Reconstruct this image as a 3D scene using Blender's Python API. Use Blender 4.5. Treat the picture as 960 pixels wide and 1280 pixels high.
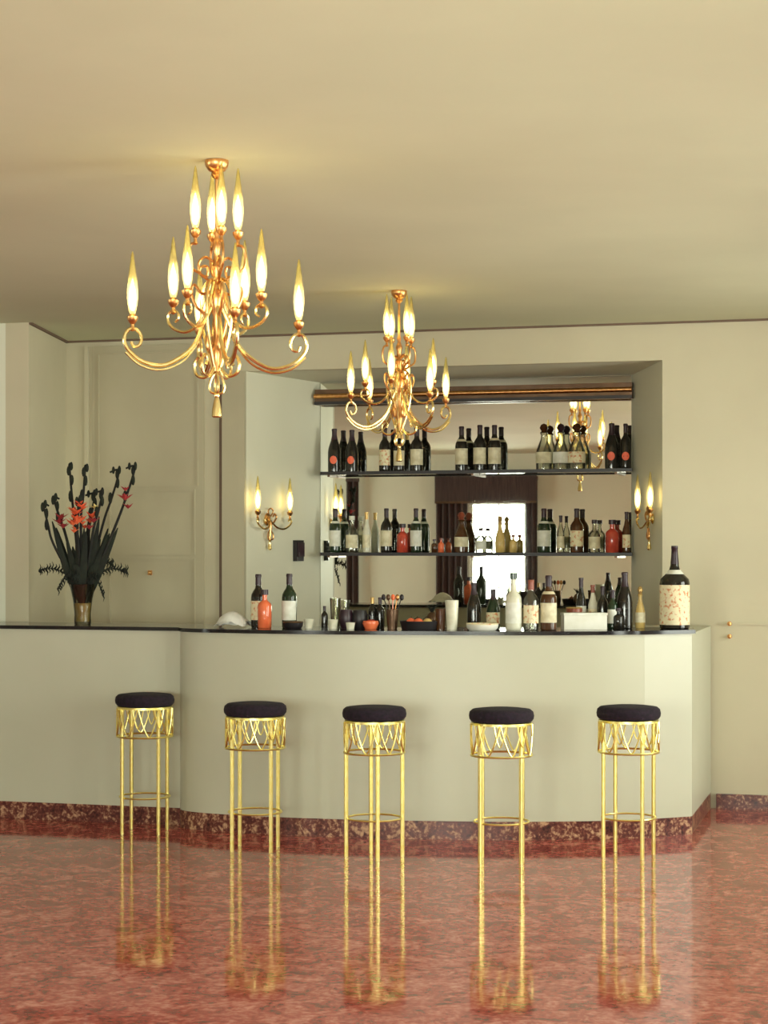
import bpy, bmesh, math, random
from mathutils import Vector, Matrix
random.seed(7)
for o in list(bpy.data.objects): bpy.data.objects.remove(o)
S = bpy.context.scene
COL = S.collection
PI = math.pi
# ------------------------------------------------------------------ camera, light, exposure
cam_d = bpy.data.cameras.new('camera'); cam = bpy.data.objects.new('camera', cam_d); COL.objects.link(cam)
cam.location = (2.787, -11.21, 1.5); cam.rotation_euler = (PI/2, 0, math.radians(15.87))
cam_d.sensor_fit = 'VERTICAL'; cam_d.sensor_height = 36; cam_d.lens = 36*2400/1280
cam_d.shift_y = 46/1280; cam_d.clip_start = 0.05; cam_d.clip_end = 200
S.camera = cam
S.view_settings.view_transform = 'Standard'; S.view_settings.look = 'None'
S.view_settings.gamma = 1; S.view_settings.use_curve_mapping = False
S.view_settings.exposure = -0.64
W = bpy.data.worlds.new('sky'); S.world = W; W.use_nodes = True
W.node_tree.nodes['Background'].inputs[0].default_value = (0.95, 0.97, 1.0, 1)
W.node_tree.nodes['Background'].inputs[1].default_value = 2.2
def area(name, loc, rot, sx, sy, power, col):
    d = bpy.data.lights.new(name, 'AREA'); d.shape = 'RECTANGLE'; d.size = sx; d.size_y = sy
    d.energy = power; d.color = col
    o = bpy.data.objects.new(name, d); COL.objects.link(o); o.location = loc; o.rotation_euler = rot
    return o
DAY = (0.97, 1.0, 0.88)
RIGHT_WINDOWS = [-7.3, -4.6, -1.9]           # centres along the right wall
for y in RIGHT_WINDOWS:
    area('daylight_right', (4.42, y, 1.55), (0, PI/2, 0), 2.2, 1.7, 210, DAY)
REAR_WINDOWS = [(-2.99, 0.40), (0.9, 0.95), (3.2, 0.95)]   # (centre x, half width) behind the camera; last two unseen, added for frontal light
for x, hw in REAR_WINDOWS:
    area('daylight_rear', (x, -13.22, 1.45), (PI/2, 0, 0), hw*2, 1.4, 330*hw/0.75, DAY)

ADDED_LEFT_WINDOWS = [-11.4, -8.8]           # unseen windows added to brighten the rear wall in the mirror
for y in ADDED_LEFT_WINDOWS:
    area('added_fill_left', (-8.07, y, 1.55), (0, -PI/2, 0), 2.2, 1.7, 185, DAY)

# ------------------------------------------------------------------ helpers
def new_mat(name):
    m = bpy.data.materials.new(name); m.use_nodes = True
    nt = m.node_tree; b = nt.nodes['Principled BSDF']
    return m, nt, b
def noise_mat(name, c1, c2, scale=8.0, rough=0.6, metal=0.0, detail=4.0, bump=0.0, coord='Object', stretch=(1,1,1), lo=0.35, hi=0.65, **kw):
    m, nt, b = new_mat(name)
    tc = nt.nodes.new('ShaderNodeTexCoord'); mp = nt.nodes.new('ShaderNodeMapping')
    mp.inputs['Scale'].default_value = stretch
    nz = nt.nodes.new('ShaderNodeTexNoise'); nz.inputs['Scale'].default_value = scale; nz.inputs['Detail'].default_value = detail
    cr = nt.nodes.new('ShaderNodeValToRGB')
    cr.color_ramp.elements[0].position = lo; cr.color_ramp.elements[1].position = hi
    cr.color_ramp.elements[0].color = (*c1, 1); cr.color_ramp.elements[1].color = (*c2, 1)
    nt.links.new(tc.outputs[coord], mp.inputs[0]); nt.links.new(mp.outputs[0], nz.inputs['Vector'])
    nt.links.new(nz.outputs['Fac'], cr.inputs[0]); nt.links.new(cr.outputs[0], b.inputs['Base Color'])
    b.inputs['Roughness'].default_value = rough; b.inputs['Metallic'].default_value = metal
    if bump:
        bp = nt.nodes.new('ShaderNodeBump'); bp.inputs['Strength'].default_value = bump; bp.inputs['Distance'].default_value = 0.01
        nt.links.new(nz.outputs['Fac'], bp.inputs['Height']); nt.links.new(bp.outputs[0], b.inputs['Normal'])
    for k, v in kw.items(): b.inputs[k.replace('_', ' ')].default_value = v
    return m
def hsh(c, d): return tuple(max(0, x*d) for x in c)
def plain(name, c, rough=0.5, metal=0.0, **kw): return noise_mat(name, hsh(c, .93), hsh(c, 1.07), 14, rough, metal, 2, **kw)

M = {}
M['ceiling'] = noise_mat('ceiling_paint', (.61,.625,.43), (.65,.665,.46), 1.2, .8)
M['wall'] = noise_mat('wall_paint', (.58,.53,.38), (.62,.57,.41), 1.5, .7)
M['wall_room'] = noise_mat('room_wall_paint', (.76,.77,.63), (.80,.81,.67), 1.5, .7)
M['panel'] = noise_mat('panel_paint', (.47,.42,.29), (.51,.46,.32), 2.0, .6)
M['reveal'] = noise_mat('reveal_paint', (.70,.68,.53), (.74,.72,.57), 1.5, .6)
M['shadowstrip'] = plain('painted_shadow_strip', (.17,.11,.075), .7)  # dark colour stands in for shadow lines along wall edges
M['bar'] = noise_mat('bar_lacquer', (.50,.50,.38), (.54,.54,.42), 1.3, .38)
M['top'] = plain('black_polished_top', (.012,.010,.012), .12)
M['gold'] = noise_mat('polished_brass', (.86,.64,.26), (.98,.80,.40), 30, .24, 1.0)
M['goldy'] = noise_mat('bright_brass', (.93,.80,.24), (1.0,.90,.38), 30, .32, 1.0)
M['copper'] = noise_mat('reddish_brass', (.62,.30,.11), (.80,.45,.17), 40, .3, 1.0)
M['velvet'] = noise_mat('dark_velvet', (.006,.003,.007), (.017,.007,.018), 60, .95, bump=.3)
M['bronze'] = noise_mat('bronze_rail', (.10,.055,.03), (.16,.09,.05), 10, .3, .6)
M['curtain'] = noise_mat('dark_curtain', (.045,.028,.028), (.08,.05,.045), 6, .9, stretch=(8,8,.5))
M['frame'] = plain('window_frame_paint', (.55,.52,.42), .5)
M['black'] = plain('black_plastic', (.015,.012,.014), .4)
M['white'] = noise_mat('white_paper', (.74,.72,.62), (.82,.80,.72), 12, .7)
M['cloth'] = noise_mat('white_cloth', (.75,.74,.68), (.85,.84,.80), 25, .9, bump=.3)
# marble floor
def marble(name, rough, scale, dark, mid, light, lightpos=.72, bump=0.0, stretch=(1,1,1), ior=1.4):
    m, nt, b = new_mat(name)
    tc = nt.nodes.new('ShaderNodeTexCoord'); mp = nt.nodes.new('ShaderNodeMapping'); mp.inputs['Scale'].default_value = stretch
    n1 = nt.nodes.new('ShaderNodeTexNoise'); n1.inputs['Scale'].default_value = scale; n1.inputs['Detail'].default_value = 9
    n1.inputs['Roughness'].default_value = .65; n1.inputs['Distortion'].default_value = 1.2
    n2 = nt.nodes.new('ShaderNodeTexNoise'); n2.inputs['Scale'].default_value = scale*4.5; n2.inputs['Detail'].default_value = 6
    cr = nt.nodes.new('ShaderNodeValToRGB'); e = cr.color_ramp.elements
    e[0].position = .36; e[0].color = (*dark, 1); e[1].position = .50; e[1].color = (*mid, 1)
    x = e.new(lightpos); x.color = (*light, 1)
    mx = nt.nodes.new('ShaderNodeMix'); mx.data_type = 'FLOAT'; mx.inputs[0].default_value = .38
    L = nt.links.new
    L(tc.outputs['Object'], mp.inputs[0]); L(mp.outputs[0], n1.inputs['Vector']); L(mp.outputs[0], n2.inputs['Vector'])
    L(n1.outputs['Fac'], mx.inputs[2]); L(n2.outputs['Fac'], mx.inputs[3]); L(mx.outputs[0], cr.inputs[0]); L(cr.outputs[0], b.inputs['Base Color'])
    b.inputs['Roughness'].default_value = rough; b.inputs['IOR'].default_value = ior
    if bump:
        n3 = nt.nodes.new('ShaderNodeTexNoise'); n3.inputs['Scale'].default_value = 5; n3.inputs['Detail'].default_value = 2
        L(tc.outputs['Object'], n3.inputs['Vector'])
        bp = nt.nodes.new('ShaderNodeBump'); bp.inputs['Strength'].default_value = bump; bp.inputs['Distance'].default_value = .01
        L(n3.outputs['Fac'], bp.inputs['Height']); L(bp.outputs[0], b.inputs['Normal'])
    return m
M['floor'] = marble('red_marble_floor', .07, 8.0, (.11,.016,.014), (.36,.060,.046), (.58,.22,.17), .64, .03, ior=1.27)
M['skirt'] = marble('red_brown_marble', .32, 15.0, (.022,.006,.007), (.15,.040,.030), (.55,.34,.20), .60)
# mirror
m, nt, b = new_mat('mirror_silver'); b.inputs['Base Color'].default_value = (.86,.87,.80,1); b.inputs['Metallic'].default_value = 1; b.inputs['Roughness'].default_value = .012
M['mirror'] = m
# clear glass used for panes and tableware (thin: mostly transparent, some gloss)
def thin_glass(name, tint, gloss=.12, diff=0.0, dcol=(1,1,1)):
    m = bpy.data.materials.new(name); m.use_nodes = True; nt = m.node_tree; nt.nodes.clear()
    out = nt.nodes.new('ShaderNodeOutputMaterial'); tr = nt.nodes.new('ShaderNodeBsdfTransparent'); gl = nt.nodes.new('ShaderNodeBsdfGlossy')
    tr.inputs[0].default_value = (*tint, 1); gl.inputs['Roughness'].default_value = .05
    fr = nt.nodes.new('ShaderNodeFresnel'); fr.inputs[0].default_value = 1.45
    ad = nt.nodes.new('ShaderNodeMath'); ad.operation = 'ADD'; ad.inputs[1].default_value = gloss; ad.use_clamp = True
    mx = nt.nodes.new('ShaderNodeMixShader'); L = nt.links.new
    L(fr.outputs[0], ad.inputs[0]); L(ad.outputs[0], mx.inputs[0]); L(gl.outputs[0], mx.inputs[2])
    if diff:
        df = nt.nodes.new('ShaderNodeBsdfTranslucent'); df.inputs[0].default_value = (*dcol, 1)
        m2 = nt.nodes.new('ShaderNodeMixShader'); m2.inputs[0].default_value = diff
        L(tr.outputs[0], m2.inputs[1]); L(df.outputs[0], m2.inputs[2]); L(m2.outputs[0], mx.inputs[1])
    else: L(tr.outputs[0], mx.inputs[1])
    L(mx.outputs[0], out.inputs[0])
    return m
M['pane'] = thin_glass('window_glass', (.97,.98,.97), .02)
M['clear'] = thin_glass('clear_bottle_glass', (.86,.88,.78), .10, .15, (.8,.8,.7))
M['vase'] = thin_glass('vase_glass', (.60,.60,.52), .08, .08, (.6,.6,.5))
M['shelfglass'] = thin_glass('smoked_shelf_glass', (.60,.62,.58), .10)
M['shade'] = thin_glass('flame_shade_glass', (1.0,.92,.50), .02, .42, (1.0,.88,.42))
M['dark'] = noise_mat('dark_bottle_glass', (.010,.009,.008), (.022,.018,.012), 20, .08)
M['green'] = noise_mat('dark_green_glass', (.010,.022,.010), (.02,.04,.018), 20, .08)
M['brownglass'] = noise_mat('brown_bottle_glass', (.05,.018,.006), (.09,.035,.012), 20, .08)
M['redglass'] = noise_mat('red_liqueur', (.42,.045,.03), (.58,.08,.045), 20, .12)
M['orange'] = noise_mat('orange_red_liqueur', (.72,.13,.05), (.85,.20,.08), 20, .12)
M['amber'] = noise_mat('amber_liqueur', (.55,.38,.12), (.72,.52,.2), 20, .12)
M['pale'] = noise_mat('pale_milky_glass', (.62,.60,.46), (.76,.74,.60), 20, .15)
M['label'] = noise_mat('cream_label', (.62,.55,.36), (.78,.72,.52), 22, .6, lo=.4, hi=.6)
M['labelred'] = noise_mat('cream_label_with_red_print', (.62,.22,.08), (.80,.72,.48), 55, .6, lo=.34, hi=.48)
M['labelwhite'] = noise_mat('white_label', (.66,.66,.56), (.80,.80,.72), 24, .6)
M['seal'] = plain('orange_red_seal', (.85,.14,.06), .5)
M['foil'] = plain('dark_foil', (.03,.012,.02), .35)
M['foilred'] = plain('red_brown_foil', (.25,.06,.03), .35)
M['foilgold'] = plain('gold_foil', (.6,.4,.15), .35, .6)
M['cork'] = plain('cork', (.35,.2,.1), .8)
M['leaf'] = noise_mat('dark_green_leaf', (.004,.006,.004), (.012,.018,.009), 18, .85)
M['stem'] = noise_mat('dark_stem', (.006,.006,.006), (.014,.014,.010), 18, .85)
M['petal'] = noise_mat('orange_red_petal', (.75,.07,.025), (.95,.22,.08), 12, .6)
M['petaldark'] = noise_mat('deep_red_petal', (.28,.02,.03), (.45,.05,.05), 12, .6)
M['petalyellow'] = noise_mat('yellow_petal', (.80,.62,.18), (.9,.75,.3), 12, .6)
mb = bpy.data.materials.new('lit_bulb'); mb.use_nodes = True; nt = mb.node_tree; nt.nodes.clear()
out = nt.nodes.new('ShaderNodeOutputMaterial'); em = nt.nodes.new('ShaderNodeEmission')
em.inputs[0].default_value = (1.0, .82, .55, 1); em.inputs[1].default_value = 17
nt.links.new(em.outputs[0], out.inputs[0]); M['bulb'] = mb

def mesh(name, verts, faces, smooth=False):
    me = bpy.data.meshes.new(name); me.from_pydata([tuple(v) for v in verts], [], [tuple(f) for f in faces])
    bm = bmesh.new(); bm.from_mesh(me); bmesh.ops.recalc_face_normals(bm, faces=bm.faces)
    if smooth:
        for f in bm.faces: f.smooth = True
    bm.to_mesh(me); bm.free(); me.update()
    if smooth:
        try: me.set_sharp_from_angle(angle=math.radians(42))
        except Exception: pass
    return me
class MB:
    """collects shapes of ONE part"""
    def __init__(s): s.v = []; s.f = []
    def add(s, v, f):
        o = len(s.v); s.v += [tuple(x) for x in v]; s.f += [tuple(i+o for i in q) for q in f]; return s
    def box(s, x0, x1, y0, y1, z0, z1):
        v = [(x,y,z) for x in (x0,x1) for y in (y0,y1) for z in (z0,z1)]
        return s.add(v, [(0,1,3,2),(4,6,7,5),(0,4,5,1),(2,3,7,6),(0,2,6,4),(1,5,7,3)])
    def prism(s, poly, z0, z1):
        n = len(poly)
        v = [(x,y,z0) for x,y in poly] + [(x,y,z1) for x,y in poly]
        return s.add(v, [tuple(range(n))[::-1], tuple(range(n,2*n))] + [(i,(i+1)%n,n+(i+1)%n,n+i) for i in range(n)])
    def lathe(s, prof, n=20, c=(0,0,0), a0=0.0, a1=2*PI):
        full = abs(a1-a0-2*PI) < 1e-6; k = n if full else n+1
        v = []; f = []
        for r, z in prof:
            for i in range(k):
                a = a0+(a1-a0)*i/n; v.append((c[0]+r*math.cos(a), c[1]+r*math.sin(a), c[2]+z))
        for j in range(len(prof)-1):
            for i in range(n):
                i2 = (i+1) % k
                f.append((j*k+i, j*k+i2, (j+1)*k+i2, (j+1)*k+i))
        if full:
            if prof[0][0] > 1e-5: f.append(tuple(range(k))[::-1])
            if prof[-1][0] > 1e-5: f.append(tuple((len(prof)-1)*k+i for i in range(k)))
        return s.add(v, f)
    def tube(s, pts, r, n=6, closed=False, r2=None):
        P = [Vector(p) for p in pts]; m = len(P); v = []; f = []
        up = Vector((0,0,1)); prev = None
        for i, p in enumerate(P):
            if closed: t = P[(i+1) % m]-P[i-1]
            else: t = P[min(i+1,m-1)]-P[max(i-1,0)]
            t.normalize()
            if prev is None:
                a = t.cross(up)
                if a.length < 1e-4: a = t.cross(Vector((1,0,0)))
            else: a = prev - t*prev.dot(t)
            a.normalize(); prev = a; b = t.cross(a)
            rr = r if r2 is None else r+(r2-r)*i/max(1, m-1)
            for k in range(n):
                q = p + (a*math.cos(2*PI*k/n)+b*math.sin(2*PI*k/n))*rr; v.append(tuple(q))
        for i in range(m if closed else m-1):
            for k in range(n):
                i2 = (i+1) % m
                f.append((i*n+k, i*n+(k+1)%n, i2*n+(k+1)%n, i2*n+k))
        if not closed: f += [tuple(range(n))[::-1], tuple((m-1)*n+k for k in range(n))]
        return s.add(v, f)
    def ball(s, c, rx, ry, rz, n=8, m=6):
        v = [(c[0],c[1],c[2]-rz)]
        for j in range(1,m):
            th = -PI/2+PI*j/m
            for i in range(n):
                a = 2*PI*i/n; v.append((c[0]+rx*math.cos(th)*math.cos(a), c[1]+ry*math.cos(th)*math.sin(a), c[2]+rz*math.sin(th)))
        v.append((c[0],c[1],c[2]+rz)); f = []
        for i in range(n): f.append((0, 1+(i+1)%n, 1+i)); f.append((len(v)-1, len(v)-1-n+i, len(v)-1-n+(i+1)%n))
        for j in range(m-2):
            for i in range(n): f.append((1+j*n+i, 1+j*n+(i+1)%n, 1+(j+1)*n+(i+1)%n, 1+(j+1)*n+i))
        return s.add(v, f)
    def me(s, name, smooth=True): return mesh(name, s.v, s.f, smooth)
def link(name, me, mat, parent=None, loc=None, rot=None):
    if not me.materials: me.materials.append(M[mat] if isinstance(mat, str) else mat)
    o = bpy.data.objects.new(name, me); COL.objects.link(o)
    if parent: o.parent = parent
    if loc: o.location = loc
    if rot: o.rotation_euler = rot
    return o
def part(name, mb_, mat, parent, smooth=True, loc=None, rot=None): return link(name, mb_.me(name, smooth), mat, parent, loc, rot)
def tag(o, label=None, cat=None, group=None, kind=None):
    if label: o['label'] = label
    if cat: o['category'] = cat
    if group: o['group'] = group
    if kind: o['kind'] = kind
    return o
def thing(name, label, cat, loc=(0,0,0), rz=0, group=None):
    o = bpy.data.objects.new(name, None); COL.objects.link(o); o.location = loc; o.rotation_euler = (0,0,rz); o.empty_display_size = .05
    return tag(o, label, cat, group)
def struct(name, mb_, mat, label=None, smooth=False):
    o = part(name, mb_, mat, None, smooth); o['kind'] = 'structure'
    if label: o['label'] = label
    return o
def copy_tree(o, parent=None):
    c = o.copy(); COL.objects.link(c); c.parent = parent
    for ch in list(o.children): copy_tree(ch, c)
    return c
def spline(pts, k=6, closed=False):
    P = [Vector(p) for p in pts]; n = len(P); out = []
    for i in range(n if closed else n-1):
        if closed: a,b_,c,d = P[i-1],P[i],P[(i+1)%n],P[(i+2)%n]
        else: a,b_,c,d = P[max(i-1,0)],P[i],P[i+1],P[min(i+2,n-1)]
        for j in range(k):
            t = j/k
            out.append(.5*((2*b_)+(c-a)*t+(2*a-5*b_+4*c-d)*t*t+(3*b_-a-3*c+d)*t**3))
    if not closed: out.append(P[-1])
    return out

# ------------------------------------------------------------------ the room
H = 2.821
XL, XR, YR = -8.0, 4.35, -13.1
NL0, NR0, NL1, NR1, ND, NT = -1.288, 1.287, -1.097, .975, .90, 2.60     # niche: front / back edges, depth, head
struct('floor', MB().box(XL, XR, YR, 1.0, -.10, 0), 'floor', 'polished red marble floor')
struct('ceiling', MB().box(XL, XR, YR, 1.0, H, H+.1), 'ceiling', 'cream painted ceiling')
wb = MB().box(-2.6, NL0, 0, .06, 0, H).box(NR0, XR, 0, .06, 0, H).box(NL0, NR0, 0, .06, NT, H)
struct('wall_back', wb, 'wall', 'cream wall around the bar niche')
struct('wall_niche_left', MB().prism([(NL0,.0),(NL1,ND),(NL1-.06,ND),(NL0-.06,.061),(NL0,.061)], 0, NT), 'reveal')
struct('wall_niche_right', MB().prism([(NR0,.0),(NR1,ND),(NR1+.06,ND),(NR0+.06,.061),(NR0,.061)], 0, NT), 'reveal')
struct('wall_niche_back', MB().box(NL1-.06, NR1+.06, ND+.012, ND+.07, 0, NT), 'wall')
struct('ceiling_niche', MB().box(NL0-.06, NR0+.06, .06, ND+.07, NT, NT+.05), 'reveal')
# short splayed wall at the left end and the wider room beyond it
struct('wall_left', MB().prism([(-2.52,.06),(-2.27,-1.0),(-2.42,-1.0),(-2.64,.06)], 0, H), 'wall')
struct('wall_left_front', MB().box(XL, -2.42, -1.0, -.90, 0, H), 'wall_room')
wl = MB(); e2 = [YR]+[q for y in ADDED_LEFT_WINDOWS for q in (y-.85, y+.85)]+[-.90]
for i in range(0, len(e2), 2): wl.box(XL-.12, XL, e2[i], e2[i+1], 0, H)
for y in ADDED_LEFT_WINDOWS: wl.box(XL-.12, XL, y-.85, y+.85, 0, .45).box(XL-.12, XL, y-.85, y+.85, 2.65, H)
struct('wall_far_left', wl, 'wall_room')
# right wall with three tall windows
wr = MB(); z0, z1, hw = .45, 2.65, .85
edges = [YR]+[e for y in RIGHT_WINDOWS for e in (y-hw, y+hw)]+[.06]
for i in range(0, len(edges), 2): wr.box(XR, XR+.12, edges[i], edges[i+1], 0, H)
for y in RIGHT_WINDOWS: wr.box(XR, XR+.12, y-hw, y+hw, 0, z0).box(XR, XR+.12, y-hw, y+hw, z1, H)
struct('wall_right', wr, 'wall_room')
# wall behind the camera with windows
wz0, wz1 = .75, 2.15
rr = MB(); xs = sorted(REAR_WINDOWS); e = [XL]+[q for x,h in xs for q in (x-h, x+h)]+[XR]
for i in range(0, len(e), 2): rr.box(e[i], e[i+1], YR-.12, YR, 0, H)
for x, h in xs: rr.box(x-h, x+h, YR-.12, YR, 0, wz0).box(x-h, x+h, YR-.12, YR, wz1, H)
struct('wall_rear', rr, 'wall_room')
def window(n, axis, c, hw, z0, z1, at):
    w = bpy.data.objects.new('window_%d' % n, None); COL.objects.link(w); w['kind'] = 'structure'
    def bx(m, a0, a1, b0, b1, zz0, zz1):
        if axis == 'x': m.box(a0, a1, b0, b1, zz0, zz1)
        else: m.box(b0, b1, a0, a1, zz0, zz1)
    f = MB(); t = .035
    bx(f, c-hw, c-hw+t, at, at+.05, z0, z1); bx(f, c+hw-t, c+hw, at, at+.05, z0, z1)
    bx(f, c-hw+t, c+hw-t, at, at+.05, z0, z0+t); bx(f, c-hw+t, c+hw-t, at, at+.05, z1-t, z1)
    part('window_frame', f, 'frame', w, False)
    g = MB(); bx(g, c-.012, c+.012, at+.01, at+.04, z0+t, z1-t); part('mullion', g, 'frame', w, False)
    for s_ in (-1, 1):
        p = MB(); a0, a1 = (c-hw+t, c-.012) if s_ < 0 else (c+.012, c+hw-t)
        bx(p, a0, a1, at+.022, at+.028, z0+t, z1-t); part('pane', p, 'pane', w, False)
k = 1
for y in RIGHT_WINDOWS: window(k, 'y', y, .85, .45, 2.65, XR+.01); k += 1
for y in ADDED_LEFT_WINDOWS: window(k, 'y', y, .85, .45, 2.65, XL-.06); k += 1  # frames for the added windows of the left fill light
for x, h in REAR_WINDOWS: window(k, 'x', x, h, wz0, wz1, YR-.08); k += 1
# dark strips painted as the shadow line between wall and ceiling
struct('trim_1', MB().box(-2.50, XR, -.022, 0, H-.011, H), 'shadowstrip', 'thin dark strip painted as the shadow line where wall meets ceiling')
struct('trim_2', MB().prism([(-2.506,0),(-2.27,-1.0),(-2.25,-1.0),(-2.486,0)], H-.011, H), 'shadowstrip')
# marble skirting along the wall right of the bar
struct('baseboard_right', MB().box(1.60, XR, -.02, 0, 0, .085), 'skirt', 'red marble skirting on the right wall')
struct('baseboard_left', MB().box(-2.45, -1.46, -.02, 0, 0, .085), 'skirt')
# pilaster beside the niche, and a dark strip painted as its shadow line
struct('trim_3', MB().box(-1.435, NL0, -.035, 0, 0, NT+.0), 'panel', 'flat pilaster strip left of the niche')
struct('trim_4', MB().box(-1.457, -1.437, -.024, 0, 0, 2.52), 'shadowstrip', 'dark strip painted as the shadow line beside the pilaster')
# panelled door left of the niche
door = bpy.data.objects.new('door_1', None); COL.objects.link(door); door['kind'] = 'structure'; door['label'] = 'flat painted panel door with thin mouldings'
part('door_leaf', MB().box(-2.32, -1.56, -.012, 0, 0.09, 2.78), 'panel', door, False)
def moulding(x0, x1, z0_, z1_, w=.010):
    m_ = MB(); y0 = -.020
    m_.box(x0, x1, y0, -.012, z0_, z0_+w).box(x0, x1, y0, -.012, z1_-w, z1_).box(x0, x0+w, y0, -.012, z0_+w, z1_-w).box(x1-w, x1, y0, -.012, z0_+w, z1_-w)
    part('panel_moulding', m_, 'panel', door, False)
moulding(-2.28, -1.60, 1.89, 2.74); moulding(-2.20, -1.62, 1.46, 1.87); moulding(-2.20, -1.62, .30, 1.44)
part('keyhole_plate', MB().box(-1.935,-1.91,-.024,-.012,1.335,1.365).ball((-1.92,-.03,1.35),.012,.012,.012), 'copper', door)
# panel strips on the left of the door
struct('trim_5', MB().box(-2.37, -2.345, -.018, 0, .09, 2.78), 'wall', 'slim upright moulding beside the panel door')
struct('trim_6', MB().box(1.62, 1.95, -.012, 0, 1.062, 1.074), 'wall', 'slim dado line on the right wall')

# ------------------------------------------------------------------ mirror, shelves, rail in the niche
mr = thing('mirror', 'large mirror filling the back of the bar niche behind the bottles', 'mirror', ((NL1+NR1)/2, ND, 0))
wM = (NR1-NL1)/2
part('mirror_glass', MB().box(-wM+.004, wM-.004, .0, .010, .9, 2.595), 'mirror', mr, False)
part('mirror_backing', MB().box(-wM+.004, wM-.004, .0101, .0118, .88, 2.597), 'black', mr, False)
SH = (2.0, 1.475)
for zz, lab in zip(SH, ('upper black-edged glass shelf across the mirror, holding dark wine bottles', 'lower black-edged glass shelf across the mirror, holding mixed liqueur bottles')):
    xl = -1.03; xr = 1.012
    t = thing('shelf', lab, 'shelf', (0, 0, zz), 0, 'shelves across the mirror')
    part('glass_plate', MB().prism([(xl+.006,.70),(xr-.006,.70),(NR1-.002,ND-.004),(NL1+.002,ND-.004)], -.014, 0), 'shelfglass', t, False)
    part('front_edge', MB().box(xl+.005, xr-.005, .682, .6995, -.020, .001), 'black', t, False)
    for bxp in (-.98, -.02, .90):
        part('bracket', MB().box(bxp-.008, bxp+.008, .72, ND-.004, -.032, -.0145), 'bronze', t, False)
rl = thing('pelmet_rail', 'dark bronze rail with gold highlight across the top of the mirror', 'rail', (0, .80, 2.50))
part('rail_body', MB().box(-1.10, .99, .0, .06, -.055, .045), 'bronze', rl, False)
part('rail_tube', MB().tube([(-1.10,-.012,.0),(.99,-.012,.0)], .016, 10), 'copper', rl)
part('rail_lip', MB().box(-1.10, .99, -.012, -.0005, -.055, -.035), 'black', rl, False)

# ------------------------------------------------------------------ the bar
straight = [(-3.0,-1.5), (-1.115,-1.5)]
curve = [(p.x,p.y) for p in spline([(-1.115,-1.5,0),(-1.10,-1.55,0),(-1.04,-1.605,0),(-.93,-1.645,0),(-.78,-1.67,0),(-.5,-1.69,0),(-.1,-1.672,0),(.3,-1.612,0),(.65,-1.54,0),(.95,-1.449,0),(1.2,-1.345,0),(1.362,-1.25,0)], 4)]
facet = [(1.362,-1.25),(1.585,-1.068),(1.57,-.025)]
BT = 1.055
bar = thing('bar_counter', 'cream curved bar counter on a red marble plinth', 'bar', (0,0,0))
back_s = [(-1.115,-1.08),(-3.0,-1.08)]
back_c = [(.98,-.92),(.6,-1.06),(.1,-1.17),(-.5,-1.2),(-1.115,-1.08)]
back_f = [(1.14,-.025),(1.14,-.80),(.98,-.92)]
def grow(poly, g):      # push the front outline towards the room
    return [(x, y-g) for x, y in poly]
for nm, fr, bk in (('straight_front', straight, back_s), ('curved_front', curve, back_c), ('angled_end', facet, back_f)):
    p_ = part(nm, MB().prism(fr+bk, .095, BT), 'bar', bar, True)
    part('plinth', MB().prism(fr+bk, 0, .0945), 'skirt', bar, True)
wt = thing('bar_worktop', 'thin polished black worktop running along the whole bar', 'worktop', (0,0,BT))
fo = [(-3.0,-1.52),(-1.125,-1.52)]+[(x, y-.022) for x, y in curve[1:-1]]+[(1.37,-1.272),(1.605,-1.075),(1.56,-.80)]
part('top_slab', MB().prism(fo+[(1.12,-.79),(.97,-.90),(.6,-1.04),(.1,-1.15),(-.5,-1.18),(-1.115,-1.06),(-3.0,-1.06)], .0005, .020), 'top', wt, True)
ZT = BT+.0205

# ------------------------------------------------------------------ bar stools
def make_stool():
    t = thing('bar_stool', 'x', 'stool', (0,0,0))
    R = .138; hs = .735
    part('seat', MB().lathe([(0,.668),(.120,.668),(.146,.672),(.155,.684),(.157,.700),(.153,.718),(.140,.729),(.10,.734),(0,.735)], 32), 'velvet', t)
    part('seat_rim', MB().lathe([(.128,.655),(.146,.655),(.146,.667),(.128,.667)], 28).lathe([(.128,.667),(.128,.655)], 28), 'goldy', t)
    leg = MB().tube([(0,0,.0),(0,0,.655)], .0105, 8).me('leg')
    for i in range(4):
        a = PI/2*i; link('leg', leg, 'goldy', t, (R*math.cos(a), R*math.sin(a), 0))
    def ring(nm, z, r, rt): part(nm, MB().tube([(r*math.cos(2*PI*i/32), r*math.sin(2*PI*i/32), z) for i in range(32)], rt, 6, True), 'goldy', t)
    ring('basket_ring', .510, .147, .0055); ring('foot_ring', .190, .132, .005)
    RB = .147
    def loop():
        pts = []
        for j in range(13):
            u = -1+2*j/12; a = u*PI/8*.98; z = .513+.146*abs(u)**1.5
            pts.append((RB*math.cos(a), RB*math.sin(a), z))
        return MB().tube(pts, .0042, 5).me('basket_loop')
    lp = loop()
    for i in range(8): link('basket_loop', lp, 'goldy', t, None, (0,0,2*PI*i/8+PI/8))
    lp2 = MB().tube([(RB*math.cos(u*PI/8*.5), RB*math.sin(u*PI/8*.5), .657-.10*(1-abs(u)**1.6)) for u in [-1+j/5 for j in range(11)]], .0036, 5).me('basket_loop_small')
    for i in range(8): link('basket_loop_small', lp2, 'goldy', t, None, (0,0,2*PI*i/8))
    return t
base_yaw = math.radians(15.87)
stools = [(-1.213,-1.774,38,'leftmost brass bar stool with dark velvet seat, beside the inner corner of the bar'),
          (-.449,-2.176,38,'brass bar stool with dark velvet seat, second from the left'),
          (.185,-2.229,7,'middle one of the five brass bar stools with dark velvet seats'),
          (.806,-2.177,39,'brass bar stool with dark velvet seat, second from the right'),
          (1.372,-1.865,21,'rightmost brass bar stool with dark velvet seat, before the angled bar end')]
proto = None
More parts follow.
